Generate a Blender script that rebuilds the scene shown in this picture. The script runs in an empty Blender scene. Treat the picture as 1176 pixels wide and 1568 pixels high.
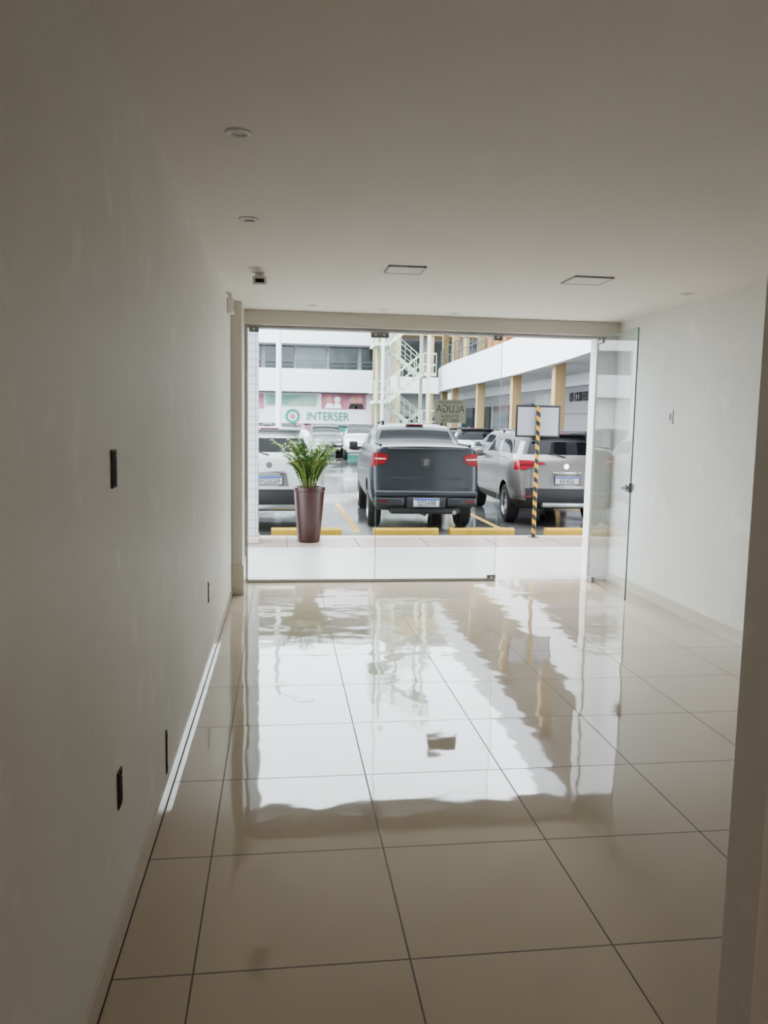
import bpy, bmesh, math, random
from mathutils import Vector, Matrix
random.seed(3)
scene = bpy.context.scene
COL = scene.collection
# ------------------------------------------------------------------ materials
def newmat(name):
    m = bpy.data.materials.new(name); m.use_nodes = True
    nt = m.node_tree; b = nt.nodes['Principled BSDF']
    return m, nt, b

def mat(name, col, rough=0.5, metal=0.0, var=0.06, scale=4.0, coat=0.0, bump=0.0, ior=1.5, emit=0.0):
    m, nt, b = newmat(name)
    n = nt.nodes.new('ShaderNodeTexNoise'); n.inputs['Scale'].default_value = scale
    n.inputs['Detail'].default_value = 4
    tc = nt.nodes.new('ShaderNodeNewGeometry')
    nt.links.new(tc.outputs['Position'], n.inputs['Vector'])
    mr = nt.nodes.new('ShaderNodeMapRange')
    mr.inputs['To Min'].default_value = 1 - var; mr.inputs['To Max'].default_value = 1 + var
    nt.links.new(n.outputs['Fac'], mr.inputs['Value'])
    vm = nt.nodes.new('ShaderNodeVectorMath'); vm.operation = 'SCALE'
    vm.inputs[0].default_value = col[:3]
    nt.links.new(mr.outputs[0], vm.inputs['Scale'])
    nt.links.new(vm.outputs[0], b.inputs['Base Color'])
    b.inputs['Roughness'].default_value = rough
    b.inputs['Metallic'].default_value = metal
    b.inputs['IOR'].default_value = ior
    b.inputs['Coat Weight'].default_value = coat
    b.inputs['Coat Roughness'].default_value = 0.04
    if bump:
        bp = nt.nodes.new('ShaderNodeBump'); bp.inputs['Distance'].default_value = bump
        nt.links.new(n.outputs['Fac'], bp.inputs['Height'])
        nt.links.new(bp.outputs[0], b.inputs['Normal'])
    return m

def M(nt, op, a, b=None, c=None):
    n = nt.nodes.new('ShaderNodeMath'); n.operation = op
    for i, v in enumerate((a, b, c)):
        if v is None: continue
        if isinstance(v, (int, float)): n.inputs[i].default_value = v
        else: nt.links.new(v, n.inputs[i])
    return n.outputs[0]

def tiled(name, col, grout, x0, y0, t, gw, rough, ior=1.5, dome=0.0, wave=0.0, cvar=0.03, axes=('X', 'Y')):
    m, nt, b = newmat(name)
    g = nt.nodes.new('ShaderNodeNewGeometry'); s = nt.nodes.new('ShaderNodeSeparateXYZ')
    nt.links.new(g.outputs['Position'], s.inputs[0])
    tx, ty = t if isinstance(t, tuple) else (t, t)
    u = M(nt, 'DIVIDE', M(nt, 'SUBTRACT', s.outputs[axes[0]], x0), tx)
    v = M(nt, 'DIVIDE', M(nt, 'SUBTRACT', s.outputs[axes[1]], y0), ty)
    fu = M(nt, 'FRACT', u); fv = M(nt, 'FRACT', v)
    du = M(nt, 'MULTIPLY', M(nt, 'MINIMUM', fu, M(nt, 'SUBTRACT', 1.0, fu)), tx)
    dv = M(nt, 'MULTIPLY', M(nt, 'MINIMUM', fv, M(nt, 'SUBTRACT', 1.0, fv)), ty)
    d = M(nt, 'MINIMUM', du, dv)
    gm = M(nt, 'LESS_THAN', d, gw)
    cb = nt.nodes.new('ShaderNodeCombineXYZ')
    nt.links.new(M(nt, 'FLOOR', u), cb.inputs[0]); nt.links.new(M(nt, 'FLOOR', v), cb.inputs[1])
    wn = nt.nodes.new('ShaderNodeTexWhiteNoise'); wn.noise_dimensions = '3D'
    nt.links.new(cb.outputs[0], wn.inputs['Vector'])
    no = nt.nodes.new('ShaderNodeTexNoise'); no.inputs['Scale'].default_value = 1.7
    no.inputs['Detail'].default_value = 5
    nt.links.new(g.outputs['Position'], no.inputs['Vector'])
    k = M(nt, 'ADD', 1 - cvar, M(nt, 'MULTIPLY', M(nt, 'ADD', wn.outputs['Value'], no.outputs['Fac']), cvar))
    vm = nt.nodes.new('ShaderNodeVectorMath'); vm.operation = 'SCALE'
    vm.inputs[0].default_value = col[:3]; nt.links.new(k, vm.inputs['Scale'])
    mx = nt.nodes.new('ShaderNodeMix'); mx.data_type = 'RGBA'
    nt.links.new(gm, mx.inputs['Factor']); nt.links.new(vm.outputs[0], mx.inputs['A'])
    mx.inputs['B'].default_value = (*grout, 1)
    nt.links.new(mx.outputs['Result'], b.inputs['Base Color'])
    nt.links.new(M(nt, 'ADD', rough, M(nt, 'MULTIPLY', gm, 0.6)), b.inputs['Roughness'])
    b.inputs['IOR'].default_value = ior
    h = None
    if dome:
        a1 = M(nt, 'POWER', M(nt, 'ABSOLUTE', M(nt, 'SUBTRACT', fu, 0.5)), 2.0)
        a2 = M(nt, 'POWER', M(nt, 'ABSOLUTE', M(nt, 'SUBTRACT', fv, 0.5)), 2.0)
        tilt = M(nt, 'MULTIPLY', M(nt, 'MULTIPLY', M(nt, 'SUBTRACT', wn.outputs['Value'], 0.5), M(nt, 'SUBTRACT', fv, fu)), dome)
        h = M(nt, 'ADD', M(nt, 'MULTIPLY', M(nt, 'ADD', a1, a2), -dome), tilt)
    if wave:
        n2 = nt.nodes.new('ShaderNodeTexNoise'); n2.inputs['Scale'].default_value = 5.5
        n2.inputs['Detail'].default_value = 1.0
        nt.links.new(g.outputs['Position'], n2.inputs['Vector'])
        w = M(nt, 'MULTIPLY', n2.outputs['Fac'], wave)
        h = w if h is None else M(nt, 'ADD', h, w)
    if h is not None:
        h = M(nt, 'SUBTRACT', h, M(nt, 'MULTIPLY', gm, 0.001))
        bp = nt.nodes.new('ShaderNodeBump'); bp.inputs['Distance'].default_value = 1.0
        nt.links.new(h, bp.inputs['Height']); nt.links.new(bp.outputs[0], b.inputs['Normal'])
    return m

def glassmat(name, tint=(0.96, 0.985, 0.98), f0=0.04, rough=0.0):
    m = bpy.data.materials.new(name); m.use_nodes = True
    nt = m.node_tree; nt.nodes.clear()
    o = nt.nodes.new('ShaderNodeOutputMaterial'); t = nt.nodes.new('ShaderNodeBsdfTransparent')
    g = nt.nodes.new('ShaderNodeBsdfGlossy'); mx = nt.nodes.new('ShaderNodeMixShader'); f = nt.nodes.new('ShaderNodeLayerWeight')
    f.inputs['Blend'].default_value = 0.5; g.inputs['Roughness'].default_value = rough
    fr = M(nt, 'ADD', f0, M(nt, 'MULTIPLY', M(nt, 'POWER', f.outputs['Facing'], 5.0), 1-f0))
    t.inputs['Color'].default_value = (*tint, 1)
    nt.links.new(fr, mx.inputs[0]); nt.links.new(t.outputs[0], mx.inputs[1]); nt.links.new(g.outputs[0], mx.inputs[2])
    nt.links.new(mx.outputs[0], o.inputs['Surface'])
    return m

def plaster(name, col, patch):
    """painted plaster with faint filler patches and scuffs"""
    m, nt, b = newmat(name)
    g = nt.nodes.new('ShaderNodeNewGeometry')
    n1 = nt.nodes.new('ShaderNodeTexNoise'); n1.inputs['Scale'].default_value = 1.6; n1.inputs['Detail'].default_value = 6
    n2 = nt.nodes.new('ShaderNodeTexNoise'); n2.inputs['Scale'].default_value = 5.0; n2.inputs['Detail'].default_value = 3
    for n in (n1, n2): nt.links.new(g.outputs['Position'], n.inputs['Vector'])
    a = nt.nodes.new('ShaderNodeMapRange'); a.inputs['From Min'].default_value = 0.60; a.inputs['From Max'].default_value = 0.70
    nt.links.new(n2.outputs['Fac'], a.inputs['Value'])
    k = M(nt, 'ADD', M(nt, 'ADD', 0.92, M(nt, 'MULTIPLY', n1.outputs['Fac'], 0.16)), M(nt, 'MULTIPLY', a.outputs[0], patch))
    vm = nt.nodes.new('ShaderNodeVectorMath'); vm.operation = 'SCALE'; vm.inputs[0].default_value = col
    nt.links.new(k, vm.inputs['Scale']); nt.links.new(vm.outputs[0], b.inputs['Base Color'])
    b.inputs['Roughness'].default_value = 0.55
    bp = nt.nodes.new('ShaderNodeBump'); bp.inputs['Distance'].default_value = 0.008
    nt.links.new(n1.outputs['Fac'], bp.inputs['Height']); nt.links.new(bp.outputs[0], b.inputs['Normal'])
    return m

# ------------------------------------------------------------------ builder
def xbox(bm, x0, x1, y0, y1, z0, z1):
    vs = [bm.verts.new(p) for p in ((x0,y0,z0),(x1,y0,z0),(x1,y1,z0),(x0,y1,z0),(x0,y0,z1),(x1,y0,z1),(x1,y1,z1),(x0,y1,z1))]
    fs = [bm.faces.new([vs[i] for i in q]) for q in ((0,3,2,1),(4,5,6,7),(0,1,5,4),(1,2,6,5),(2,3,7,6),(3,0,4,7))]
    return vs, fs

class B:
    def __init__(s):
        s.bm = bmesh.new(); s.mats = []
    def mi(s, m):
        if m not in s.mats: s.mats.append(m)
        return s.mats.index(m)
    def box(s, x0, x1, y0, y1, z0, z1, m, bev=0.0, seg=2, rot=None, piv=None):
        vs, fs = xbox(s.bm, min(x0,x1), max(x0,x1), min(y0,y1), max(y0,y1), min(z0,z1), max(z0,z1))
        k = s.mi(m)
        if rot is not None:
            bmesh.ops.rotate(s.bm, verts=vs, cent=piv or ((x0+x1)/2,(y0+y1)/2,(z0+z1)/2), matrix=rot)
        for f in fs: f.material_index = k
        if bev > 0:
            es = list({e for f in fs for e in f.edges})
            r = bmesh.ops.bevel(s.bm, geom=es, offset=bev, segments=seg, affect='EDGES', profile=0.5)
            for f in r['faces']: f.material_index = k
        return s
    def poly(s, pts, m):
        f = s.bm.faces.new([s.bm.verts.new(p) for p in pts]); f.material_index = s.mi(m); return f
    def cyl(s, p0, p1, r0, r1, m, seg=20, caps=True):
        p0 = Vector(p0); p1 = Vector(p1); d = (p1 - p0).normalized()
        a = d.orthogonal().normalized(); b = d.cross(a); k = s.mi(m); R = []
        for p, r in ((p0, r0), (p1, r1)):
            R.append([s.bm.verts.new(p + (a*math.cos(t)+b*math.sin(t))*r) for t in [2*math.pi*i/seg for i in range(seg)]])
        for i in range(seg):
            f = s.bm.faces.new([R[0][i], R[0][(i+1)%seg], R[1][(i+1)%seg], R[1][i]]); f.material_index = k
        if caps:
            f = s.bm.faces.new(R[0][::-1]); f.material_index = k
            f = s.bm.faces.new(R[1]); f.material_index = k
        return s
    def lathe(s, prof, m, org=(0,0,0), ax='Z', seg=32, mfn=None):
        rings = []
        for r, h in prof:
            ring = []
            for i in range(seg):
                t = 2*math.pi*i/seg; c, q = r*math.cos(t), r*math.sin(t)
                p = (c, q, h) if ax == 'Z' else ((h, c, q) if ax == 'X' else (c, h, q))
                ring.append(s.bm.verts.new((p[0]+org[0], p[1]+org[1], p[2]+org[2])))
            rings.append(ring)
        for j in range(len(rings)-1):
            k = s.mi(mfn(j) if mfn else m)
            for i in range(seg):
                f = s.bm.faces.new([rings[j][i], rings[j][(i+1)%seg], rings[j+1][(i+1)%seg], rings[j+1][i]]); f.material_index = k
        return s
    def prism(s, poly, z0, z1, m):
        k = s.mi(m)
        a = [s.bm.verts.new((x, y, z0)) for x, y in poly]; b = [s.bm.verts.new((x, y, z1)) for x, y in poly]
        n = len(poly)
        for i in range(n):
            f = s.bm.faces.new([a[i], a[(i+1)%n], b[(i+1)%n], b[i]]); f.material_index = k
        f = s.bm.faces.new(a[::-1]); f.material_index = k
        f = s.bm.faces.new(b); f.material_index = k
        return s
    def slab(s, pts, y0, y1, m, yf=None):
        k = s.mi(m); n = len(pts)
        if yf is None: yf = lambda x, z: 0.0
        a = [s.bm.verts.new((x, y0+yf(x, z), z)) for x, z in pts]; b = [s.bm.verts.new((x, y1+yf(x, z), z)) for x, z in pts]
        for i in range(n):
            f = s.bm.faces.new([a[i], a[(i+1)%n], b[(i+1)%n], b[i]]); f.material_index = k
        s.bm.faces.new(a[::-1]).material_index = k; s.bm.faces.new(b).material_index = k
        return s
    def done(s, name, parent=None, loc=(0,0,0), rz=0.0, smooth=True, angle=35, normals=True):
        if normals: bmesh.ops.recalc_face_normals(s.bm, faces=s.bm.faces)
        me = bpy.data.meshes.new(name); s.bm.to_mesh(me); s.bm.free()
        for m in s.mats: me.materials.append(m)
        if smooth:
            me.polygons.foreach_set('use_smooth', [True]*len(me.polygons))
            me.set_sharp_from_angle(angle=math.radians(angle))
        o = bpy.data.objects.new(name, me); COL.objects.link(o)
        o.location = loc; o.rotation_euler = (0, 0, rz)
        if parent: o.parent = parent
        return o

def empty(name, loc=(0,0,0), rz=0.0):
    e = bpy.data.objects.new(name, None); COL.objects.link(e); e.location = loc; e.rotation_euler = (0,0,rz)
    e.empty_display_size = 0.2
    return e

def text(name, body, size, m, mtx, parent=None, ext=0.002, sx=1.0):
    c = bpy.data.curves.new(name, 'FONT'); c.body = body; c.size = size; c.extrude = ext
    c.align_x = 'CENTER'; c.align_y = 'CENTER'
    o = bpy.data.objects.new(name+'_tmp', c); COL.objects.link(o)
    dg = bpy.context.evaluated_depsgraph_get(); dg.update()
    me = bpy.data.meshes.new_from_object(o.evaluated_get(dg)); me.name = name
    bpy.data.objects.remove(o)
    me.transform(Matrix.Diagonal((sx, 1, 1, 1)))
    me.materials.clear(); me.materials.append(m)
    t = bpy.data.objects.new(name, me); COL.objects.link(t)
    if parent: t.parent = parent
    t.matrix_local = mtx
    return t

def frame(o, xa, ya):
    xa = Vector(xa); ya = Vector(ya); za = xa.cross(ya)
    return Matrix(((xa.x, ya.x, za.x, o[0]), (xa.y, ya.y, za.y, o[1]), (xa.z, ya.z, za.z, o[2]), (0,0,0,1)))

# ------------------------------------------------------------------ palette
wallm = plaster('wall_paint', (0.82, 0.80, 0.76), 0.07)
ceilm = mat('ceiling_paint', (0.84, 0.80, 0.735), 0.7, var=0.02, scale=1.0)
floorm = tiled('porcelain_floor', (0.55, 0.465, 0.365), (0.10, 0.08, 0.06), -0.235, 2.13, 0.615, 0.0026, 0.04, ior=1.8, dome=0.0022, wave=0.0012)
basem = mat('porcelain_trim', (0.66, 0.60, 0.52), 0.16, var=0.02, ior=1.5)
framem = mat('beige_frame', (0.70, 0.67, 0.60), 0.45, var=0.03)
alum = mat('aluminium', (0.45, 0.45, 0.45), 0.35, metal=0.8)
steel = mat('steel', (0.30, 0.30, 0.30), 0.3, metal=0.9)
blackp = mat('black_plastic', (0.02, 0.02, 0.022), 0.55)
dark = mat('dark_recess', (0.03, 0.025, 0.022), 0.8)
brownp = mat('brown_box', (0.09, 0.05, 0.045), 0.6)
whitep = mat('white_plastic', (0.80, 0.80, 0.77), 0.35, var=0.02)
greyp = mat('grey_plastic', (0.42, 0.42, 0.41), 0.5, var=0.02)
glass = glassmat('clear_glass')
edge = mat('glass_edge', (0.20, 0.38, 0.34), 0.15)
white = mat('white_render', (0.62, 0.63, 0.64), 0.7, var=0.05, scale=0.4)
grey = mat('grey_render', (0.26, 0.26, 0.27), 0.7, var=0.06, scale=0.4)
beige = mat('beige_render', (0.33, 0.24, 0.12), 0.7, var=0.05, scale=0.6)
winm = mat('window_dark', (0.04, 0.05, 0.055), 0.12, var=0.3, scale=0.3)
wing = mat('window_grey', (0.12, 0.14, 0.15), 0.2, var=0.3, scale=0.5)
rail = mat('rail_dark', (0.08, 0.08, 0.08), 0.5)
stairm = mat('stair_paint', (0.56, 0.62, 0.51), 0.5, var=0.05)
tyre = mat('tyre', (0.018, 0.018, 0.018), 0.75, bump=0.002, scale=40)
rim = mat('alloy', (0.35, 0.36, 0.37), 0.3, metal=0.9)
redl = mat('tail_lamp', (0.22, 0.004, 0.010), 0.25, var=0.2, scale=20)
redd = mat('tail_lamp_dark', (0.10, 0.002, 0.006), 0.25, var=0.2, scale=20)
clearl = mat('clear_lamp', (0.6, 0.6, 0.6), 0.2)
carglass = mat('car_glass', (0.004, 0.005, 0.006), 0.05, ior=1.25)
platem = mat('plate_white', (0.5, 0.5, 0.5), 0.5)
plateb = mat('plate_blue', (0.03, 0.08, 0.35), 0.4)
yellow = mat('yellow_paint', (0.40, 0.25, 0.025), 0.6, var=0.3, scale=9)
chrome = mat('chrome', (0.6, 0.6, 0.6), 0.15, metal=1.0)
recess = mat('plate_recess', (0.12, 0.12, 0.12), 0.4)

# ------------------------------------------------------------------ room
CZ = 2.56
def X_left(y): return -0.487 + 0.0095*y
b = B(); b.box(-1.2, 3.6, -1.6, 7.72, -0.12, 0.0, floorm); b.done('floor', smooth=False)
b = B(); b.box(-1.2, 3.6, -1.6, 7.82, CZ, CZ+0.25, ceilm); b.done('ceiling', smooth=False)
b = B(); b.prism([(X_left(-1.5), -1.5), (X_left(7.72), 7.72), (X_left(7.72)-0.3, 7.72), (X_left(-1.5)-0.3, -1.5)], 0.0, CZ, wallm)
b.done('wall_left', smooth=False)
b = B(); b.box(3.3, 3.6, -1.5, 7.82, 0.0, CZ, wallm); b.done('wall_right', smooth=False)
b = B(); b.box(-0.8, 3.6, -1.6, -1.5, 0.0, CZ, wallm); b.done('wall_back', smooth=False)
b = B(); b.box(0.945, 3.3, 1.38, 1.5, 0.0, CZ, wallm, bev=0.004); b.done('wall_partition', smooth=False)
b = B()
b.box(-0.42, 3.3, 7.60, 7.82, 2.43, CZ, framem, bev=0.004)
b.box(-12.0, 14.0, 7.82, 8.0, 2.43, 7.5, grey)
b.box(3.09, 3.3, 7.66, 7.82, 0.0, 2.43, whitep, bev=0.004)
b.box(-1.6, -0.42, 7.72, 8.0, 0.0, 2.43, white)
b.box(3.3, 6.0, 7.82, 8.0, 0.0, 2.43, white)
b.done('wall_front', smooth=False)
b = B()
b.box(-0.42, -0.325, 7.12, 7.7, 0.0, CZ, framem, bev=0.004)
b.box(-0.42, -0.312, 7.10, 7.7, 0.0, 0.27, basem, bev=0.004)
b.done('trim_1', smooth=False)
b = B()
b.box(-0.325, -0.30, 7.655, 7.70, 0.0, 2.43, alum, bev=0.003)
b.box(-0.30, 2.14, 7.655, 7.70, 0.0, 0.03, alum, bev=0.003)
b.box(-0.30, 3.09, 7.66, 7.695, 2.405, 2.43, alum, bev=0.003)
b.done('trim_2', smooth=False)
b = B()
b.prism([(X_left(-1.5), -1.5), (X_left(7.1), 7.1), (X_left(7.1)+0.012, 7.1), (X_left(-1.5)+0.012, -1.5)][::-1], 0.006, 0.085, basem)
b.prism([(X_left(-1.5), -1.5), (X_left(7.1), 7.1), (X_left(7.1)+0.0135, 7.1), (X_left(-1.5)+0.0135, -1.5)][::-1], 0.0, 0.006, dark)
b.done('baseboard_left', smooth=False)
b = B(); b.box(3.288, 3.3, 1.5, 7.62, 0.0, 0.10, basem); b.done('baseboard_right', smooth=False)

def pane(name, x0, x1, fit):
    e = empty(name, (0, 0, 0))
    p = B()
    p.box(x0, x1, 7.673, 7.683, 0.03, 2.405, glass)
    p.done('pane', e, smooth=False)
    q = B()
    q.box(x0, x0+0.003, 7.6725, 7.6835, 0.03, 2.405, edge); q.box(x1-0.003, x1, 7.6725, 7.6835, 0.03, 2.405, edge)
    for fx, fz in fit:
        q.box(fx-0.045, fx+0.045, 7.66, 7.696, fz-0.025, fz+0.025, steel, bev=0.004)
        q.cyl((fx, 7.655, fz), (fx, 7.66, fz), 0.012, 0.012, chrome)
    q.done('fittings', e)
pane('window_1', -0.298, 0.925, [(-0.24, 2.39), (0.90, 2.375)])
pane('window_2', 0.93, 2.14, [(0.98, 2.375), (2.09, 2.385), (2.10, 0.035)])
d = empty('door_1', (3.10, 7.63, 0.0), math.radians(267.0))
L = 0.985
p = B(); p.box(0.0, L, -0.005, 0.005, 0.015, 2.40, glass); p.done('leaf', d, smooth=False)
q = B()
q.box(L-0.004, L, -0.0055, 0.0055, 0.015, 2.40, edge); q.box(0, L, -0.0055, 0.0055, 2.396, 2.40, edge)
for z in (0.035, 2.38):
    q.box(-0.01, 0.13, -0.016, 0.016, z-0.028, z+0.028, steel, bev=0.004)
q.box(L-0.085, L, -0.02, 0.02, 0.98, 1.06, steel, bev=0.005)
q.cyl((L-0.045, -0.045, 1.02), (L-0.045, 0.045, 1.02), 0.022, 0.022, chrome)
q.cyl((L-0.045, -0.06, 1.02), (L-0.045, -0.045, 1.02), 0.012, 0.022, chrome)
q.box(L-0.08, L-0.01, -0.055, -0.045, 1.0, 1.03, steel, bev=0.004)
q.done('lock_and_hinges', d)

sgn = empty('rental_sign', (1.64, 7.670, 1.67))
paper = mat('sign_paper', (0.62, 0.65, 0.62), 0.6)
green = mat('sign_text', (0.13, 0.22, 0.17), 0.6)
b = B(); b.box(-0.155, 0.155, -0.001, 0.001, -0.112, 0.112, paper); b.done('sheet', sgn, smooth=False)
for s, z, t in ((0.036, 0.085, 'OPORTUNIDADE'), (0.105, 0.02, 'ALUGA'), (0.045, -0.048, 'ESTA SALA'), (0.045, -0.09, '98842 7700')):
    text('lettering', t, s, green, frame((0, -0.0015, z), (-1, 0, 0), (0, 0, 1)), sgn, 0.0008, sx=0.82)

ringm = mat('downlight_ring', (0.72, 0.70, 0.65), 0.4)
lampm = mat('downlight_glass', (0.42, 0.40, 0.37), 0.3)
for x, y in ((-0.149, 3.02), (-0.16, 4.25), (-0.16, 5.57), (3.05, 5.86), (0.283, 7.2), (0.93, 7.3), (1.59, 7.38)):
    b = B()
    b.lathe([(0.026, -0.0), (0.026, -0.004), (0.034, -0.008), (0.046, -0.006), (0.050, 0.0)], ringm, seg=32)
    b.lathe([(0.0, -0.002), (0.026, -0.002)], lampm, seg=32)
    b.done('recessed_downlight', loc=(x, y, CZ))
panelm = mat('panel_diffuser', (0.74, 0.72, 0.67), 0.5, var=0.01)
for x, y, s in ((0.82, 5.39, 0.125), (2.12, 5.49, 0.14)):
    b = B()
    for k in range(4):
        R = Matrix.Rotation(k*math.pi/2, 3, 'Z')
        b.box(-s, s, s-0.010, s, -0.010, 0.0, greyp, rot=R, piv=(0, 0, 0))
    b.box(-s+0.010, s-0.010, -s+0.010, s-0.010, -0.008, -0.001, panelm)
    b.done('ceiling_light_panel', loc=(x, y, CZ), smooth=False)
b = B()
b.cyl((0, 0, 0), (0, 0, -0.025), 0.035, 0.03, whitep)
b.box(-0.05, 0.05, -0.045, 0.045, -0.085, -0.025, whitep, bev=0.012)
b.box(-0.03, 0.03, -0.050, -0.044, -0.07, -0.045, blackp, bev=0.002)
b.done('motion_sensor', loc=(-0.14, 5.75, CZ))
b = B()
b.box(0, 0.05, -0.06, 0.06, -0.12, 0.0, whitep, bev=0.006)
b.box(0.05, 0.054, -0.03, 0.03, -0.09, -0.03, greyp)
b.cyl((0.025, 0, 0.0), (0.025, 0, 0.035), 0.008, 0.008, whitep)
b.done('junction_box', loc=(X_left(6.75), 6.75, CZ-0.035))

def wallbox(y, z, hy, hz, mm, name):
    b = B(); x = X_left(y) + 0.0005
    b.box(0.0, 0.004, -hy-0.006, hy+0.006, -hz-0.006, hz+0.006, brownp, bev=0.001)
    b.box(0.004, 0.0055, -hy, hy, -hz, hz, mm)
    b.cyl((0.005, 0, hz*0.8), (0.009, 0, hz*0.8), 0.004, 0.004, steel, 10)
    b.cyl((0.005, 0, -hz*0.8), (0.009, 0, -hz*0.8), 0.004, 0.004, steel, 10)
    b.done(name, loc=(x, y, z), rz=-math.atan(0.0095))
wallbox(2.33, 1.40, 0.024, 0.048, dark, 'electrical_box')
wallbox(2.33, 0.46, 0.020, 0.050, dark, 'electrical_box')
wallbox(3.23, 0.19, 0.005, 0.085, brownp, 'electrical_box')
wallbox(5.0, 0.475, 0.005, 0.06, brownp, 'electrical_box')
b = B()
b.box(-0.008, 0, -0.04, 0.04, -0.06, 0.06, whitep, bev=0.003)
b.box(-0.013, -0.008, -0.015, 0.015, -0.03, 0.03, greyp, bev=0.002)
b.done('light_switch', loc=(3.3, 6.48, 1.64))

e = empty('added_fill_lamp', (0.6, -0.5, CZ))  # unseen fill light and casing, added behind the camera to brighten the near room
b = B(); b.box(-0.3, 0.3, -0.3, 0.3, -0.03, 0.0, whitep, bev=0.008); b.done('fill_housing', e)
ld = bpy.data.lights.new('fill_light', 'AREA'); ld.shape = 'RECTANGLE'; ld.size = 0.55; ld.size_y = 0.55; ld.energy = 6; ld.color = (1.0, 0.88, 0.74)
lo = bpy.data.objects.new('fill_light', ld); COL.objects.link(lo); lo.parent = e; lo.location = (0, 0, -0.04)

# ------------------------------------------------------------------ outside ground
SZ = -0.14
walk1 = tiled('sidewalk_tile', (0.50, 0.49, 0.47), (0.36, 0.35, 0.33), 0.3, 7.8, 1.2, 0.006, 0.25, ior=1.45, cvar=0.10)
walk2 = tiled('sidewalk_stone', (0.34, 0.27, 0.235), (0.13, 0.10, 0.085), 0.1, 9.9, (0.9, 0.5), 0.008, 0.3, ior=1.45, cvar=0.2)
b = B()
b.box(-6, 14, 7.72, 9.85, -0.3, 0.0, walk1)
b.box(-6, 14, 9.85, 10.75, -0.3, -0.001, walk2)
b.box(-6, 14, 10.75, 10.9, -0.3, 0.0, walk1, bev=0.01)
b.done('sidewalk', smooth=False)

m, nt, bb = newmat('wet_asphalt')
g = nt.nodes.new('ShaderNodeNewGeometry')
n1 = nt.nodes.new('ShaderNodeTexNoise'); n1.inputs['Scale'].default_value = 0.45; n1.inputs['Detail'].default_value = 6
n2 = nt.nodes.new('ShaderNodeTexNoise'); n2.inputs['Scale'].default_value = 60; n2.inputs['Detail'].default_value = 2
for n in (n1, n2): nt.links.new(g.outputs['Position'], n.inputs['Vector'])
cr = nt.nodes.new('ShaderNodeValToRGB'); cr.color_ramp.elements[0].color = (0.06, 0.06, 0.06, 1); cr.color_ramp.elements[1].color = (0.20, 0.19, 0.18, 1)
cr.color_ramp.elements[0].position = 0.35; cr.color_ramp.elements[1].position = 0.65
nt.links.new(n1.outputs['Fac'], cr.inputs[0]); nt.links.new(cr.outputs[0], bb.inputs['Base Color'])
mr = nt.nodes.new('ShaderNodeMapRange'); mr.inputs['From Min'].default_value = 0.48; mr.inputs['From Max'].default_value = 0.6
mr.inputs['To Min'].default_value = 0.02; mr.inputs['To Max'].default_value = 0.28
nt.links.new(n1.outputs['Fac'], mr.inputs['Value']); nt.links.new(mr.outputs[0], bb.inputs['Roughness'])
bp = nt.nodes.new('ShaderNodeBump'); bp.inputs['Distance'].default_value = 0.0004
nt.links.new(n2.outputs['Fac'], bp.inputs['Height']); nt.links.new(bp.outputs[0], bb.inputs['Normal'])
asph = m
b = B(); b.box(-40, 40, 10.9, 75, SZ-0.1, SZ-0.002, asph)
b.done('street', smooth=False)
for x in (-1.45, 1.15, 3.55, 5.95):
    b = B(); b.box(-0.05, 0.05, 0, 4.4, -0.002, 0.001, yellow)
    b.box(-0.05, 0.05, 4.4, 4.5, -0.002, 0.001, yellow)
    b.done('parking_line', loc=(x+0.05, 12.2, SZ), smooth=False)
for x0, x1 in ((-0.12, 0.93), (1.42, 2.42), (2.6, 3.62), (4.13, 5.1), (-1.6, -0.5)):
    b = B(); w = (x1-x0)/2
    k = b.mi(yellow)
    prof = [(-0.08, 0), (-0.07, 0.07), (-0.045, 0.10), (0.045, 0.10), (0.07, 0.07), (0.08, 0)]
    A = [b.bm.verts.new((-w, y, z)) for y, z in prof]
    C = [b.bm.verts.new((w, y, z)) for y, z in prof]
    n = len(prof)
    for i in range(n):
        b.bm.faces.new([A[i], A[(i+1)%n], C[(i+1)%n], C[i]])
    b.bm.faces.new(A); b.bm.faces.new(C)
    for f in b.bm.faces: f.material_index = k
    b.cyl((-w*0.7, 0, 0.09), (-w*0.7, 0, 0.104), 0.015, 0.015, steel, 8); b.cyl((w*0.7, 0, 0.09), (w*0.7, 0, 0.104), 0.015, 0.015, steel, 8)
    b.done('wheel_stop', loc=((x0+x1)/2, 12.0, SZ), smooth=False)

colm = tiled('column_tile', (0.60, 0.61, 0.62), (0.36, 0.37, 0.38), 0.0, 0.0, (0.10, 0.10), 0.005, 0.3, axes=('X', 'Z'))
b = B(); b.box(-0.70, -0.268, 10.15, 10.55, 0.0, 6.5, colm, bev=0.01); b.box(-0.72, -0.255, 10.13, 10.57, 0.0, 0.08, basem, bev=0.01)
b.done('sidewalk_column', smooth=False)

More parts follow.
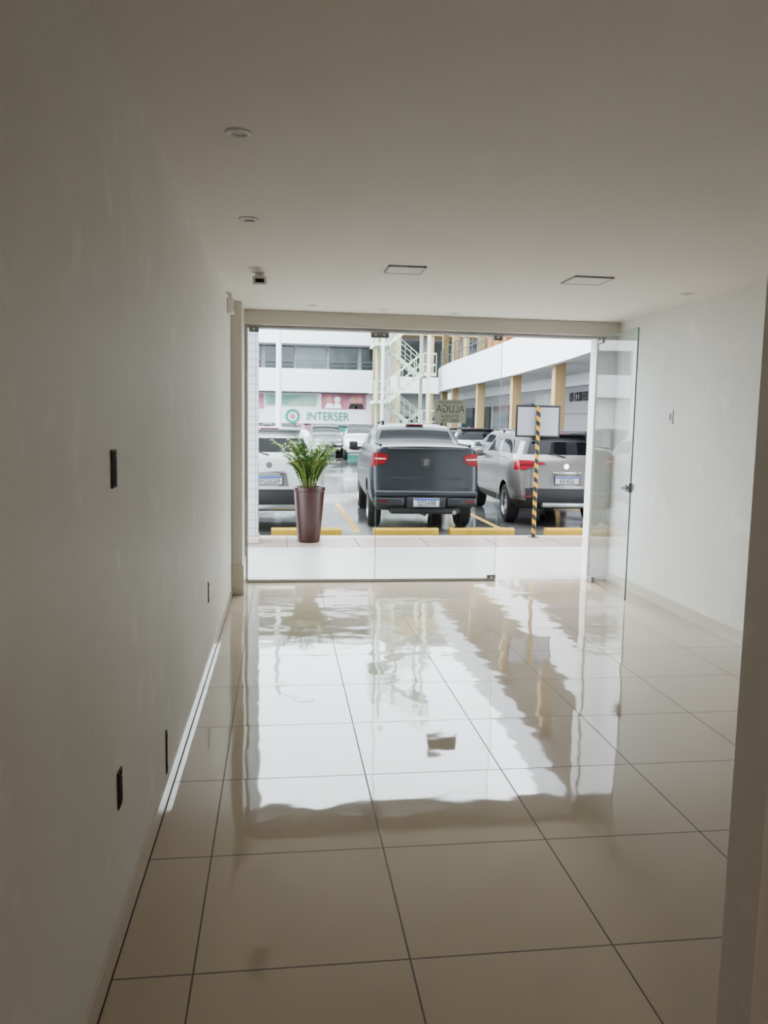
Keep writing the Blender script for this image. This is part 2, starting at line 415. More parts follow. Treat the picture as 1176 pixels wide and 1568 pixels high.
m, nt, bb = newmat('hazard_stripes')
g = nt.nodes.new('ShaderNodeNewGeometry'); s = nt.nodes.new('ShaderNodeSeparateXYZ'); nt.links.new(g.outputs['Position'], s.inputs[0])
v = M(nt, 'FRACT', M(nt, 'DIVIDE', M(nt, 'ADD', s.outputs['Z'], M(nt, 'MULTIPLY', s.outputs['X'], 0.8)), 0.13))
mx = nt.nodes.new('ShaderNodeMix'); mx.data_type = 'RGBA'; nt.links.new(M(nt, 'LESS_THAN', v, 0.5), mx.inputs['Factor'])
mx.inputs['A'].default_value = (0.015, 0.015, 0.015, 1); mx.inputs['B'].default_value = (0.50, 0.27, 0.005, 1)
nt.links.new(mx.outputs['Result'], bb.inputs['Base Color']); bb.inputs['Roughness'].default_value = 0.5
haz = m
e = empty('striped_sign_post', (3.52, 10.68, 0))
b = B()
b.cyl((-0.01, 0, 0.0), (0.0, 0, 1.82), 0.028, 0.028, haz, 20)
b.cyl((-0.01, 0, 0.0), (-0.01, 0, 0.012), 0.08, 0.08, steel, 24)
b.done('post', e)
b = B(); b.box(-0.31, 0.32, 0.035, 0.05, 1.39, 1.83, blackp, bev=0.004)
b.box(-0.285, 0.295, 0.030, 0.036, 1.415, 1.80, mat('board_face', (0.34, 0.34, 0.37), 0.5))
b.box(-0.03, 0.03, 0.0, 0.04, 1.68, 1.71, steel); b.box(-0.03, 0.03, 0.0, 0.04, 1.48, 1.51, steel)
b.done('board', e)

# ------------------------------------------------------------------ potted palm
e = empty('potted_palm', (0.38, 10.35, 0))
potm = mat('pot_glaze', (0.05, 0.014, 0.014), 0.3, var=0.15, scale=6, coat=0.2)
b = B()
b.lathe([(0.0, 0), (0.135, 0.0), (0.145, 0.015), (0.15, 0.05), (0.175, 0.35), (0.195, 0.62), (0.198, 0.66), (0.208, 0.67), (0.21, 0.71), (0.20, 0.72), (0.185, 0.715), (0.18, 0.66)], potm, seg=40)
b.lathe([(0.0, 0.675), (0.182, 0.67)], mat('soil', (0.05, 0.035, 0.025), 0.9, bump=0.02, scale=30), seg=40)
b.done('pot', e)
lf = mat('leaf', (0.045, 0.12, 0.018), 0.5, var=0.4, scale=12)
lf2 = mat('leaf_light', (0.20, 0.28, 0.05), 0.5, var=0.3, scale=12)
stemm = mat('stem', (0.22, 0.26, 0.09), 0.6)
b = B()
for i in range(60):
    az = 2.399963*i; lean = random.uniform(0.0, 0.40)
    Ln = random.uniform(0.35, 0.76)
    base = Vector((0.09*math.cos(az)*random.random(), 0.09*math.sin(az)*random.random(), 0.68))
    dirh = Vector((math.cos(az), math.sin(az), 0))
    pts = []; p = base.copy(); N = 10
    curl = random.uniform(0.5, 1.2)
    for j in range(N+1):
        pts.append(p.copy()); a = lean + (j/N)**1.8*curl
        p = p + (dirh*math.sin(a) + Vector((0, 0, 1))*math.cos(a))*Ln/N
    for j in range(N):
        b.cyl(pts[j], pts[j+1], 0.006*(1-j/N)+0.0015, 0.006*(1-(j+1)/N)+0.0015, stemm, 5, caps=False)
    mm = lf if random.random() < 0.6 else lf2; k = b.mi(mm)
    side = Vector((0, 0, 1)).cross(dirh)
    for j in range(2, N+1):
        for sg in (-1, 1):
            for h in (0, 0.5):
                if j == N and h: continue
                o = pts[j] if not h else (pts[j]+pts[min(j+1, N)])/2
                t = (pts[min(j, N)]-pts[j-1]).normalized()
                dl = (t*0.9 + side*sg*random.uniform(0.6, 1.0) + Vector((0, 0, random.uniform(-0.35, 0.2)))).normalized()
                ll = random.uniform(0.13, 0.21)*(1.0 - 0.35*abs(j-6)/5); w = dl.cross(Vector((0, 0, 1))).normalized()*0.009
                mid = o + dl*ll*0.45 + Vector((0, 0, 0.008)); tip = o + dl*ll - Vector((0, 0, 0.035))
                vs = [b.bm.verts.new(q) for q in (o-w*0.3, mid-w, tip, mid+w, o+w*0.3)]
                f = b.bm.faces.new(vs); f.material_index = k
b.done('fronds', e, smooth=False, normals=False)

# ------------------------------------------------------------------ vehicles
def wheel(parent, x, y, r, side, spokes=5):
    b = B(); w = 0.10
    b.lathe([(r*0.60, -w), (r*0.72, -w-0.005), (r*0.93, -w), (r, -w*0.7), (r, w*0.7), (r*0.93, w), (r*0.72, w+0.005), (r*0.60, w)], tyre, ax='X', seg=40)
    b.lathe([(r*0.64, -w), (r*0.62, -w*0.3), (r*0.62, w*0.5), (r*0.65, w+0.002), (r*0.60, w+0.004), (r*0.57, w*0.5), (r*0.57, -w)], rim, ax='X', seg=40)
    b.lathe([(0.0, w*0.1), (r*0.6, w*0.1)], blackp, ax='X', seg=30)
    b.lathe([(0.0, w*0.85), (r*0.13, w*0.8), (r*0.15, w*0.3)], rim, ax='X', seg=20)
    for k in range(spokes):
        for da in (-0.14, 0.14):
            R = Matrix.Rotation(2*math.pi*k/spokes + da, 3, 'X')
            b.box(w*0.35, w*0.75, -0.016, 0.016, r*0.1, r*0.62, rim, bev=0.004, rot=R, piv=(0, 0, 0))
    return b.done('wheel', parent, loc=(x, y, r), rz=0 if side > 0 else math.pi)

XS = [-1, -0.90, -0.78, -0.62, -0.35, 0, 0.35, 0.62, 0.78, 0.90, 1]
def vehicle(name, loc, rz, L, W, cols, zr, wr, ysh, mf, axles, r, paint, crown=0.06, sub=1):
    e = empty(name, loc, rz)
    b = B(); bm = b.bm
    nr = 8; nc = len(cols)
    S = {}
    for j, (y, top, wt, cw) in enumerate(cols):
        z5 = zr[5]
        for k in range(nr):
            z = zr[k]; w = wr[k]
            if k == 5: z = min(z5, top-0.02)
            if k == 4: z = min(zr[4], top-0.07)
            if k == 3: z = min(zr[3], top-0.16)
            if k == 6: z = min(z5, top-0.02) + (top-min(z5, top-0.02))*0.80; w = wr[5]+(wt-wr[5])*0.62
            if k == 7: z = top; w = wt
            fade = max(0.0, 1 - y/2.0)
            ff = max(0.0, 1 - (L-y)/0.6)
            yy = y + ysh[k]*fade - (0.10*(k <= 1) + 0.06*(k >= 4))*ff
            S[j, k] = (w*cw*W/2, yy, z)
    V = {}
    def vert(x, y, z):
        key = (round(x, 4), round(y, 4), round(z, 4))
        if key not in V: V[key] = bm.verts.new((x, y, z))
        return V[key]
    def face(pts, m):
        vs = []
        for p in pts:
            v = vert(*p)
            if v not in vs: vs.append(v)
        if len(vs) < 3: return
        try:
            f = bm.faces.new(vs); f.material_index = b.mi(m)
        except ValueError: pass
    for j in range(nc-1):
        for k in range(nr-1):
            for s in (-1, 1):
                q = [S[j, k], S[j+1, k], S[j+1, k+1], S[j, k+1]]
                face([(s*p[0], p[1], p[2]) for p in q], mf('side', j, k, 0))
    for i in range(len(XS)-1):
        t0, t1 = XS[i], XS[i+1]
        def E(j, k, t):
            p = S[j, k]; c = 1-t*t; x = p[0]*t; y = p[1]; z = p[2]
            if j == 0: y -= crown*c
            if j == nc-1: y += crown*2*c
            if k == nr-1: z += 0.03*c
            return (x, y, z)
        for k in range(nr-1):
            face([E(0, k, t0), E(0, k, t1), E(0, k+1, t1), E(0, k+1, t0)], mf('rear', 0, k, (t0+t1)/2))
            face([E(nc-1, k, t0), E(nc-1, k, t1), E(nc-1, k+1, t1), E(nc-1, k+1, t0)], mf('front', 0, k, (t0+t1)/2))
        for j in range(nc-1):
            face([E(j, 7, t0), E(j, 7, t1), E(j+1, 7, t1), E(j+1, 7, t0)], mf('top', j, 7, (t0+t1)/2))
            face([E(j, 0, t0), E(j, 0, t1), E(j+1, 0, t1), E(j+1, 0, t0)], blackp)
    body = b.done('body', e, smooth=True, angle=40)
    sm = body.modifiers.new('s', 'SUBSURF'); sm.levels = sub; sm.render_levels = sub
    cutters = []
    for ay in axles:
        for s in (-1, 1):
            c = B(); c.cyl((s*(W/2-0.30), ay, r+0.01), (s*(W/2+0.15), ay, r+0.01), r+0.055, r+0.055, dark, 40)
            co = c.done('cut', smooth=False); cutters.append(co)
            md = body.modifiers.new('b', 'BOOLEAN'); md.operation = 'DIFFERENCE'; md.object = co; md.solver = 'EXACT'
            co.parent = e
            try: md.material_mode = 'TRANSFER'
            except Exception: pass
    bpy.context.view_layer.update()
    dg = bpy.context.evaluated_depsgraph_get()
    me = bpy.data.meshes.new_from_object(body.evaluated_get(dg)); me.name = name + '_body'
    body.modifiers.clear(); body.data = me
    me.polygons.foreach_set('use_smooth', [True]*len(me.polygons)); me.set_sharp_from_angle(angle=math.radians(38))
    for c in cutters: bpy.data.objects.remove(c)
    for ay in axles:
        for s in (-1, 1):
            wheel(e, s*(W/2-0.125), ay, r, s)
    return e

def plate(e, x, y, z, txt, w=0.40, h=0.13):
    b = B(); b.box(x-w/2, x+w/2, y-0.012, y, z-h/2, z+h/2, platem, bev=0.003)
    b.box(x-w/2+0.006, x+w/2-0.006, y-0.0135, y-0.011, z+h/2-0.032, z+h/2-0.006, plateb)
    b.box(x-w/2-0.008, x+w/2+0.008, y-0.008, y+0.03, z-h/2-0.008, z+h/2+0.008, blackp)
    b.done('licence_plate', e)
    text('plate_number', txt, 0.115, blackp, frame((x, y-0.0135, z-0.017), (1, 0, 0), (0, 0, 1)), e, 0.001, sx=0.72)

tk = mat('truck_paint', (0.020, 0.023, 0.028), 0.3, metal=0.0, coat=0.2, var=0.03)
tcols = [(0.0, 1.33, 0.84, 0.93), (0.10, 1.34, 0.86, 0.985), (0.32, 1.345, 0.87, 1.0), (0.7, 1.34, 0.87, 1.0), (1.2, 1.35, 0.86, 1.0), (1.44, 1.38, 0.84, 1.0),
         (1.52, 1.58, 0.74, 1.0), (1.64, 1.655, 0.69, 1.0), (2.25, 1.675, 0.69, 1.0), (2.35, 1.675, 0.69, 1.0), (2.85, 1.66, 0.69, 1.0), (3.05, 1.60, 0.71, 1.0),
         (3.60, 1.24, 0.84, 1.0), (3.75, 1.20, 0.84, 1.0), (4.3, 1.15, 0.80, 0.98), (4.6, 1.08, 0.78, 0.93), (4.75, 0.98, 0.75, 0.84)]
def tmf(reg, j, k, t):
    if k == 0: return blackp
    if reg == 'rear':
        if k == 1: return tk if abs(t) > 0.35 else blackp
        return tk
    if reg == 'side':
        if k == 3 and j == 0: return redl
        if k == 5 and j in (6, 7, 9, 10): return carglass
        return tk
    if reg == 'top':
        if j in (5,) and abs(t) < 0.93: return carglass
        if 1 <= j <= 4 and abs(t) < 0.9: return blackp
        if j in (11,): return carglass
        return tk
    if reg == 'front':
        return blackp if k in (2, 3) and abs(t) < 0.7 else tk
    return tk
TC = 0.045
T = vehicle('pickup_truck', (2.24, 12.12, SZ), math.radians(-2.5), 4.75, 1.72, tcols,
            [0.34, 0.46, 0.68, 1.04, 1.24, 1.29, 0, 0], [0.88, 0.96, 1.0, 1.0, 0.975, 0.94, 0, 0],
            [0.10, 0.0, 0.03, 0.08, 0.07, 0.07, 0.07, 0.07], tmf, (0.95, 3.85), 0.365, tk, crown=TC)
b = B()
ty = lambda x, z: 0.078 - TC*(1-min(1, (x/0.80)**2))
b.box(-0.66, 0.66, 0.0, 0.035, 0.700, 0.706, blackp)
for s in (-1, 1):
    b.slab([(s*0.645, 0.70), (s*0.652, 0.70), (s*0.602, 1.29), (s*0.595, 1.29)], -0.008, 0.05, blackp, ty)
    L1 = [(0.80, 1.235), (0.66, 1.225), (0.585, 1.19), (0.60, 1.13), (0.66, 1.07), (0.80, 1.045)]
    b.slab([(s*x, z) for x, z in L1], -0.014, 0.05, redl, ty)
    L2 = [(0.79, 1.160), (0.62, 1.150), (0.625, 1.135), (0.79, 1.135)]
    b.slab([(s*x, z) for x, z in L2], -0.018, 0.02, clearl, ty)
    L3 = [(0.80, 1.24), (0.655, 1.23), (0.575, 1.19), (0.60, 1.12), (0.655, 1.06), (0.80, 1.035)]
    b.slab([(s*x, z) for x, z in L3], -0.008, 0.04, redd, ty)
b.slab([(-0.56, 0.84), (0.56, 0.84), (0.54, 0.865), (-0.54, 0.865)], -0.014, 0.05, tk, lambda x, z: 0.05-TC*(1-(x/0.8)**2))
b.box(-0.60, 0.60, 0.0, 0.06, 1.285, 1.315, blackp, bev=0.008)
b.slab([(-0.10, 1.18), (0.10, 1.18), (0.09, 1.08), (0.05, 1.0), (-0.05, 1.0), (-0.09, 1.08)], 0.010, 0.06, blackp)
b.slab([(-0.04, 1.15), (0.04, 1.15), (0.04, 1.05), (-0.04, 1.05)], 0.006, 0.02, mat('badge_grey', (0.08, 0.08, 0.08), 0.4))
b.box(-0.80, 0.80, -0.065, 0.12, 0.57, 0.665, tk, bev=0.035, seg=3)
b.box(-0.30, 0.30, -0.085, 0.05, 0.40, 0.57, blackp, bev=0.02)
b.box(-0.80, -0.32, -0.06, 0.08, 0.42, 0.565, tk, bev=0.04, seg=3); b.box(0.32, 0.80, -0.06, 0.08, 0.42, 0.565, tk, bev=0.04, seg=3)
b.box(-0.55, 0.55, -0.02, 0.35, 0.30, 0.40, blackp, bev=0.03)
b.box(-0.7, 0.7, 0.90, 1.0, 0.28, 0.36, blackp, bev=0.02)
b.cyl((0.45, -0.03, 0.33), (0.45, 0.3, 0.33), 0.035, 0.035, steel)
b.cyl((-0.12, 0.05, 0.34), (0.0, -0.03, 0.30), 0.03, 0.03, blackp)
for s in (-1, 1):
    b.box(s*0.74, s*0.60, -0.068, -0.05, 0.48, 0.52, redd)
    b.cyl((s*0.52, 1.95, 1.72), (s*0.52, 2.9, 1.71), 0.018, 0.018, blackp, 10)
    b.box(s*0.52-0.02, s*0.52+0.02, 1.9, 2.0, 1.66, 1.73, blackp); b.box(s*0.52-0.02, s*0.52+0.02, 2.85, 2.95, 1.64, 1.72, blackp)
    b.box(s*0.90, s*1.06, 3.05, 3.15, 1.18, 1.34, blackp, bev=0.03); b.box(s*0.8, s*0.95, 3.08, 3.13, 1.2, 1.24, blackp)
    b.box(s*0.70-0.02, s*0.70+0.02, 0.15, 1.45, 1.34, 1.375, blackp, bev=0.01)
b.box(-0.15, 0.15, 1.60, 1.66, 1.655, 1.68, redd, bev=0.004)
b.cyl((0.0, 2.5, 1.69), (0.0, 2.35, 1.85), 0.006, 0.003, blackp, 8)
b.done('trim_parts', T)
plate(T, 0.0, -0.088, 0.49, 'SJZ5A98')

def suv(name, loc, rz, paint, roofm, H=1.55, L=4.2, W=1.74, ptxt=None, detail=True, cladding=blackp):
    cols = [(0.0, H-0.03, 0.64, 0.89), (0.12, H, 0.67, 0.975), (0.36, H, 0.69, 1.0), (0.50, H+0.005, 0.70, 1.0), (0.85, H+0.01, 0.71, 1.0), (1.35, H+0.01, 0.71, 1.0), (1.43, H+0.01, 0.71, 1.0),
            (2.0, H, 0.71, 1.0), (2.35, H-0.05, 0.72, 1.0), (3.0, 1.12, 0.82, 1.0), (3.15, 1.06, 0.84, 1.0), (3.7, 1.0, 0.80, 0.98), (4.0, 0.90, 0.76, 0.92), (L, 0.78, 0.72, 0.82)]
    CR = 0.10
    def mf(reg, j, k, t):
        if reg == 'top':
            if j == 8: return carglass
            return roofm if j < 8 else paint
        if reg == 'rear':
            if k == 0: return cladding
            if k == 1: return cladding if abs(t) < 0.9 else paint
            if k == 5: return carglass if abs(t) < 0.93 else roofm
            if k == 6: return roofm
            return paint
        if reg == 'side':
            if k == 0: return cladding
            if k == 3 and j in (0,): return redl
            if k == 5 and j in (2, 4, 6, 7, 3): return carglass
            if k == 5 and j == 1 and roofm is blackp: return blackp
            if k == 6 and j < 8: return roofm
            return paint
        if reg == 'front':
            if k in (2, 1) and abs(t) < 0.6: return blackp
            if k in (3,) and abs(t) > 0.6: return clearl
            return paint
        return paint
    E = vehicle(name, loc, rz, L, W, cols, [0.30, 0.44, 0.62, 0.99, 1.12, 1.17, 0, 0], [0.90, 0.97, 1.0, 1.0, 0.965, 0.93, 0, 0],
                [0.07, 0.0, 0.0, 0.08, 0.12, 0.16, 0.42, 0.52], mf, (0.78, 3.35), 0.335, paint, crown=CR)
    b = B()
    hw = 0.87*0.89
    def ly(x, z): return 0.08 + (z-0.99)/0.13*0.04 - CR*(1-min(1, (x/hw)**2))
    for s in (-1, 1):
        L1 = [(0.765, 1.115), (0.60, 1.11), (0.40, 1.085), (0.34, 1.06), (0.46, 1.045), (0.58, 1.00), (0.68, 0.965), (0.765, 0.96)]
        b.slab([(s*x, z) for x, z in L1], -0.012, 0.06, redl, ly)
        L2 = [(0.76, 1.055), (0.60, 1.06), (0.50, 1.065), (0.60, 1.03), (0.76, 1.02)]
        b.slab([(s*x, z) for x, z in L2], -0.017, 0.03, redd, ly)
        b.slab([(s*0.60, 0.66), (s*0.607, 0.66), (s*0.585, 0.99), (s*0.578, 0.99)], -0.004, 0.04, blackp, lambda x, z: (z-0.62)/0.37*0.08 - CR*(1-(x/hw)**2))
    b.box(-0.42, 0.42, -0.11, 0.1, 0.33, 0.42, rim if detail else cladding, bev=0.03)
    b.slab([(-0.60, 0.652), (0.60, 0.652), (0.60, 0.660), (-0.60, 0.660)], 0.0, 0.04, blackp, lambda x, z: -CR*(1-(x/hw)**2))
    b.slab([(-0.30, 0.70), (0.30, 0.70), (0.27, 0.90), (-0.27, 0.90)], -0.002, 0.04, recess, lambda x, z: (z-0.62)/0.37*0.08 - CR*(1-(x/hw)**2))
    b.box(-0.24, 0.24, -0.06, 0.03, 0.90, 0.925, chrome, bev=0.006)
    b.cyl((0, -0.02, 1.02), (0, 0.035, 1.02), 0.045, 0.045, chrome, 24)
    b.box(-0.50, 0.50, 0.33, 0.60, H-0.015, H+0.03, roofm, bev=0.014)
    b.box(-0.14, 0.14, 0.325, 0.35, H+0.0, H+0.018, redd)
    b.cyl((0.0, 0.05, 1.17), (-0.28, 0.12, 1.25), 0.009, 0.006, blackp, 8)
    for s in (-1, 1):
        b.box(s*0.70, s*0.50, -0.06, 0.06, 0.50, 0.535, redd)
        b.box(s*0.85, s*1.02, 2.5, 2.62, 1.08, 1.22, paint, bev=0.03); b.box(s*0.8, s*0.9, 2.53, 2.58, 1.1, 1.14, blackp)
        b.cyl((s*0.56, 0.75, H+0.05), (s*0.56, 2.1, H+0.045), 0.014, 0.014, roofm, 8)
        b.box(s*0.56-0.015, s*0.56+0.015, 0.7, 0.78, H-0.01, H+0.055, roofm); b.box(s*0.56-0.015, s*0.56+0.015, 2.05, 2.13, H-0.02, H+0.05, roofm)
    b.done('trim_parts', E)
    if ptxt: plate(E, 0.0, -0.075, 0.79, ptxt)
    return E
silver = mat('silver_paint', (0.17, 0.165, 0.155), 0.28, metal=0.4, coat=0.4, var=0.02)
whitec = mat('white_paint', (0.42, 0.43, 0.42), 0.3, coat=0.5, var=0.02)
redc = mat('grey_paint', (0.10, 0.11, 0.12), 0.3, metal=0.3, coat=0.6, var=0.02)
suv('suv', (4.76, 12.90, SZ), math.radians(-2), silver, blackp, ptxt='RIF4I50')
suv('hatchback', (-0.16, 12.40, SZ), 0.0, whitec, whitec, ptxt='RFG5G69', H=1.56)
for i, (x, y, a, pm) in enumerate(((4.1, 41, 175, whitec), (2.3, 43, 180, redc), (6.2, 25, -15, whitec), (6.9, 31, -10, silver), (0.2, 42, 180, silver), (6.9, 20.5, 5, redc))):
    suv('parked_car', (x, y, SZ), math.radians(a), pm, pm if i % 2 else blackp, detail=False)

# ------------------------------------------------------------------ main building
e = empty('office_building', (0, 50, SZ))
b = B()
H0 = 12.4
b.box(-26, 6.2, 1.2, 8, 0, H0, grey)
for z0, z1 in ((3.55, 4.95), (6.45, 7.75), (9.3, 10.6), (12.0, 12.9)):
    b.box(-26, 6.2, 0.0, 1.25, z0, z1, white, bev=0.02)
for x in [-22.5, -17, -11.5, -6, 5.95]:
    b.box(x-0.22, x+0.22, -0.06, 0.4, 0, H0, beige if x > 5 else white, bev=0.02)
for fl in (5.0, 7.8, 10.65):
    for x in range(-25, 6, 2):
        x1 = min(x+1.85, 6.1)
        b.box(x+0.1, x1, 1.12, 1.22, fl, fl+1.4, wing if (x // 2) % 3 == 0 else winm)
    for x in range(-26, 6):
        b.box(x, x+0.04, 0.1, 0.14, fl-0.1, fl+0.45, rail)
    b.box(-26, 6.2, 0.1, 0.14, fl+0.42, fl+0.47, rail); b.box(-26, 6.2, 0.1, 0.14, fl+0.18, fl+0.21, rail)
for x in range(-25, 6, 3):
    b.box(x, min(x+2.5, 6.1), 1.1, 1.22, 0.05, 1.5, winm)
    b.box(x-0.05, min(x+2.55, 6.15), 1.08, 1.12, 1.5, 1.58, white)
b.box(-26, 6.2, 0.95, 1.22, 1.6, 3.5, white)
b.done('structure', e, smooth=False)
pink = mat('poster_pink', (0.35, 0.14, 0.19), 0.6, var=0.9, scale=1.4)
tealm = mat('banner_teal', (0.03, 0.22, 0.17), 0.6, var=0.3, scale=3)
skin = mat('poster_figure', (0.45, 0.28, 0.20), 0.6, var=0.4, scale=3)
b = B()
b.box(2.6, 5.4, 0.90, 0.95, 2.55, 3.5, pink); b.box(-0.9, 2.3, 0.90, 0.95, 2.7, 3.4, mat('banner_pale', (0.26, 0.36, 0.30), 0.6, var=0.35, scale=2.5))
b.box(-2.2, -1.0, 0.90, 0.95, 2.5, 3.4, pink)
b.box(1.0, 2.6, 1.0, 1.08, 0.3, 1.5, pink); b.box(3.6, 5.2, 1.0, 1.08, 0.3, 1.4, tealm)
for cx in (3.1, 3.6, 4.6, 5.0):
    b.lathe([(0.0, 0.87), (0.20, 0.87), (0.20, 0.90)], skin if cx != 3.6 else whitep, org=(cx, 0, 3.12), ax='Y', seg=20)
    b.slab([(cx-0.28, 2.58), (cx+0.28, 2.58), (cx+0.18, 2.9), (cx-0.18, 2.9)], 0.88, 0.90, dark if cx > 4 else whitep)
for q in range(5):
    b.box(-0.7, 1.3-0.2*q, 0.88, 0.90, 3.25-0.11*q, 3.29-0.11*q, tealm)
b.lathe([(0.30, 0.90), (0.45, 0.90), (0.45, 0.94), (0.30, 0.94), (0.30, 0.90)], tealm, org=(0.8, 0, 2.05), ax='Y', seg=28)
b.lathe([(0.0, 0.90), (0.16, 0.90), (0.16, 0.94)], pink, org=(0.8, 0, 2.05), ax='Y', seg=20)
b.done('posters', e, smooth=False)
text('lettering', 'INTERSER', 0.74, tealm, frame((3.0, 0.88, 2.05), (1, 0, 0), (0, 0, 1)), e, 0.01, sx=0.85)

e = empty('link_building', (0, 0, SZ))
b = B()
b.box(6.3, 16, 46, 52, 0, 12, grey)
for z0, z1 in ((3.4, 4.3), (6.6, 7.5), (9.8, 10.7)):
    b.box(6.3, 16, 44.8, 46.0, z0, z1, white if z0 < 4 else beige, bev=0.02)
for fl in (0.1, 4.4, 7.6):
    for x in (6.6, 8.6, 10.6, 12.6):
        b.box(x, x+1.5, 45.9, 46.02, fl, fl+2.0, winm)
for x in (6.5, 8.4, 10.4, 12.4):
    b.box(x-0.18, x+0.18, 44.9, 45.2, 0, 12, beige)
b.done('structure', e, smooth=False)

e = empty('stair_tower', (5.6, 36, SZ))
b = B(); X0, X1 = -1.05, 1.05
for x in (X0, 0.0, X1):
    for y in (0, 2.0):
        if x == 0.0 and y == 0: continue
        b.box(x-0.07, x+0.07, y-0.07, y+0.07, 0, 12.5, stairm)
st = 1.28; n = 9
for i in range(n):
    z0 = i*st; z1 = z0+st; ltr = i % 2 == 0; y0 = 0.0 if ltr else 1.05
    xa, xb = (X0+0.25, X1-0.25) if ltr else (X1-0.25, X0+0.25)
    for yy in (y0, y0+0.9):
        for dz, th in ((0.0, 0.20), (1.0, 0.05), (0.55, 0.03)):
            pts = [(xa, z0+dz), (xb, z1+dz), (xb, z1+dz+th), (xa, z0+dz+th)]
            b.slab(pts, yy, yy+0.05, stairm)
    for t in range(8):
        f = t/8; x = xa+(xb-xa)*f; zz = z0+st*f+0.15
        b.box(x, x+(xb-xa)/8, y0+0.03, y0+0.9, zz, zz+0.03, stairm)
    for t in range(6):
        f = (t+0.5)/6; x = xa+(xb-xa)*f
        b.box(x-0.012, x+0.012, y0, y0+0.03, z0+st*f+0.1, z0+st*f+1.03, stairm)
    xe = xb; xo = X1+0.35 if ltr else X0-0.35
    b.box(min(xe, xo), max(xe, xo), 0, 2.0, z1+0.02, z1+0.16, stairm)
    for dz in (0.5, 1.0):
        b.box(min(xe, xo), max(xe, xo), 0.0, 0.04, z1+dz, z1+dz+0.05, stairm)
        b.box(xo-0.02, xo+0.02, 0.0, 2.0, z1+dz, z1+dz+0.05, stairm)
    for k in range(3):
        x = xe+(xo-xe)*k/2; b.box(x-0.015, x+0.015, 0, 0.03, z1, z1+1.05, stairm)
b.done('steel_stairs', e, smooth=False)

# ------------------------------------------------------------------ curved commercial wing
e = empty('commercial_wing', (0, 0, SZ))
path = [(5.65, 11.0), (5.85, 12.5), (6.15, 15), (6.5, 18), (6.8, 21.5), (7.0, 25), (7.1, 30), (7.15, 34), (7.5, 38), (8.4, 41)]
def interp(pts, n=5):
    out = []
    for i in range(len(pts)-1):
        p0 = Vector(pts[max(i-1, 0)]); p1 = Vector(pts[i]); p2 = Vector(pts[i+1]); p3 = Vector(pts[min(i+2, len(pts)-1)])
        for k in range(n):
            t = k/n
            out.append(0.5*((2*p1)+(-p0+p2)*t+(2*p0-5*p1+4*p2-p3)*t*t+(-p0+3*p1-3*p2+p3)*t**3))
    out.append(Vector(pts[-1])); return out
P = interp(path)
def strip(b, P, dx0, dx1, z0, z1, m):
    k = b.mi(m); prev = None
    for p in P:
        c = [b.bm.verts.new((p.x+dx0, p.y, z0)), b.bm.verts.new((p.x+dx1, p.y, z0)), b.bm.verts.new((p.x+dx1, p.y, z1)), b.bm.verts.new((p.x+dx0, p.y, z1))]
        if prev:
            for i in range(4):
                f = b.bm.faces.new([prev[i], prev[(i+1) % 4], c[(i+1) % 4], c[i]]); f.material_index = k
        else:
            b.bm.faces.new(c[::-1]).material_index = k
        prev = c
    b.bm.faces.new(prev).material_index = k
b = B()
strip(b, P, 0.0, 0.18, 3.2, 4.3, white)
strip(b, P, 0.18, 6, 3.3, 3.5, white)
strip(b, P, 0.0, 0.25, 6.7, 7.9, white)
strip(b, P, 0.25, 6, 6.8, 7.0, white)
strip(b, P, 2.4, 2.6, 3.5, 6.8, beige)
b.box(9.2, 9.4, 11.0, 44, 0, 3.3, grey)
for y in (11.2, 14.9, 19.9, 24.6, 29.6, 34.5, 39):
    px = min(P, key=lambda q: abs(q.y-y)).x
    b.box(px+0.22, px+0.50, y-0.14, y+0.14, 0, 6.8, beige, bev=0.01)
for y in (12, 16, 28.5, 31.5, 34.5, 37.5):
    b.box(9.12, 9.2, y, y+2.4, 0.05, 2.5, winm)
for y in (18.0, 20.2):
    b.box(9.12, 9.2, y, y+1.7, 0.05, 2.6, wing)
b.box(9.10, 9.2, 26.4, 28.0, 0.4, 2.8, mat('shop_panel', (0.30, 0.33, 0.30), 0.5, var=0.4, scale=1.5))
b.box(9.08, 9.2, 11.0, 44, 2.95, 3.3, white)
for q in range(0, len(P)-1):
    p = P[q]; p2 = P[q+1]
    for z in (4.7, 5.1):
        b.cyl((p.x+0.1, p.y, z), (p2.x+0.1, p2.y, z), 0.02, 0.02, rail, 6)
    b.cyl((p.x+0.1, p.y, 4.3), (p.x+0.1, p.y, 5.1), 0.02, 0.02, rail, 6)
b.box(8.55, 8.9, 30, 33, 3.6, 5.9, mat('orange_panel', (0.45, 0.18, 0.05), 0.6))
b.box(9.15, 9.6, 22.4, 25.6, 2.1, 2.9, grey)
b.done('structure', e, smooth=False)
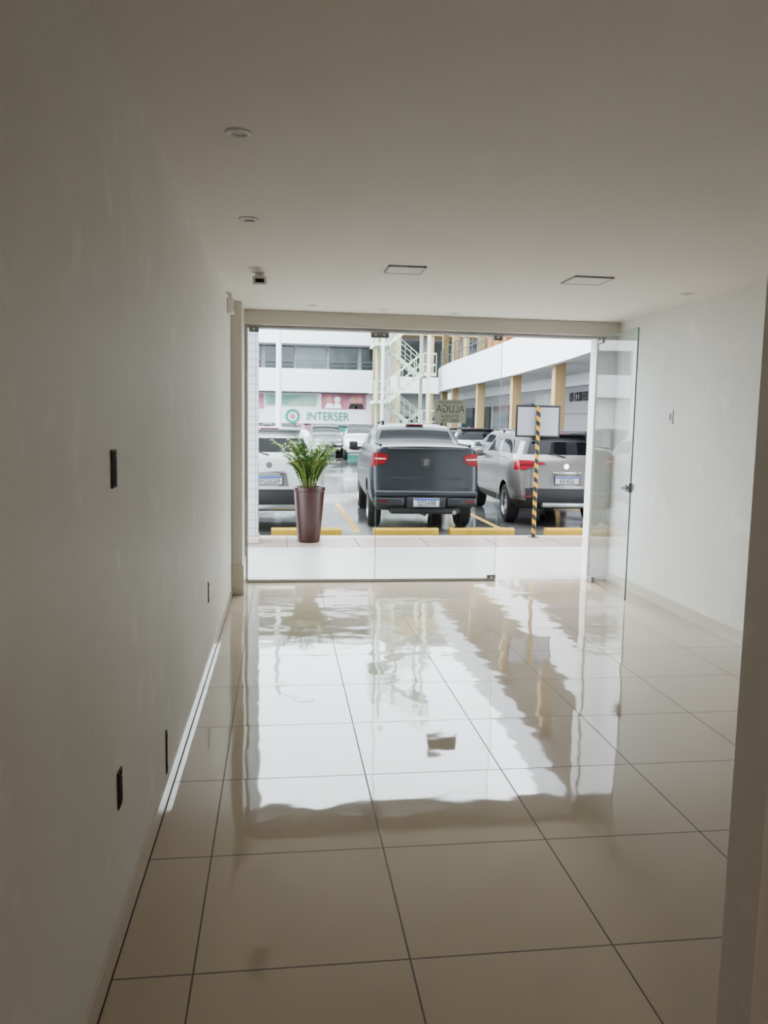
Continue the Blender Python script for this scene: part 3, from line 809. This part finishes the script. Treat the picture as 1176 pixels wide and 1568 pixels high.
text('lettering', 'LIS COIFFEUR', 0.40, blackp, frame((9.13, 23.8, 2.6), (0, -1, 0), (0, 0, 1)), e, 0.01, sx=0.75)

b = B(); b.cyl((0, 0, 0), (0, 0, 9), 0.12, 0.08, white, 20); b.cyl((0, 0, 0), (0, 0, 0.3), 0.2, 0.16, white, 20)
b.cyl((0, 0, 8.9), (0.9, 0, 9.2), 0.04, 0.04, white, 10); b.box(0.8, 1.4, -0.12, 0.12, 9.15, 9.25, greyp, bev=0.02)
b.done('street_lamp', loc=(-0.04, 30, SZ))

# ------------------------------------------------------------------ world + light
w = bpy.data.worlds.new('World'); scene.world = w; w.use_nodes = True
bg = w.node_tree.nodes['Background']; nt = w.node_tree
tc = nt.nodes.new('ShaderNodeTexCoord'); sp = nt.nodes.new('ShaderNodeSeparateXYZ'); nt.links.new(tc.outputs['Generated'], sp.inputs[0])
cr = nt.nodes.new('ShaderNodeValToRGB'); cr.color_ramp.elements[0].color = (0.78, 0.85, 0.94, 1); cr.color_ramp.elements[1].color = (0.90, 0.94, 1.0, 1)
cr.color_ramp.elements[0].position = 0.0; cr.color_ramp.elements[1].position = 0.5
nt.links.new(sp.outputs['Z'], cr.inputs[0]); nt.links.new(cr.outputs[0], bg.inputs['Color'])
bg.inputs['Strength'].default_value = 6.8

# ------------------------------------------------------------------ camera
F = 1250.0
yw = Vector((-163, 141, -F)).normalized()
r = 0.018
zw = Vector((math.sin(r), math.cos(r), 0)); zw.z = -(zw.x*yw.x + zw.y*yw.y)/yw.z; zw.normalize()
xw = yw.cross(zw)
R = Matrix((xw, yw, zw))
cam = bpy.data.cameras.new('camera'); co = bpy.data.objects.new('camera', cam); COL.objects.link(co)
cam.sensor_fit = 'VERTICAL'; cam.sensor_height = 32.0; cam.lens = 32.0*F/1600
co.matrix_world = Matrix.Translation((0, 0, 1.54)) @ R.to_4x4()
cam.clip_start = 0.02; cam.clip_end = 300
scene.camera = co
scene.view_settings.view_transform = 'AgX'
scene.view_settings.look = 'AgX - Medium High Contrast'
scene.view_settings.exposure = 0.42
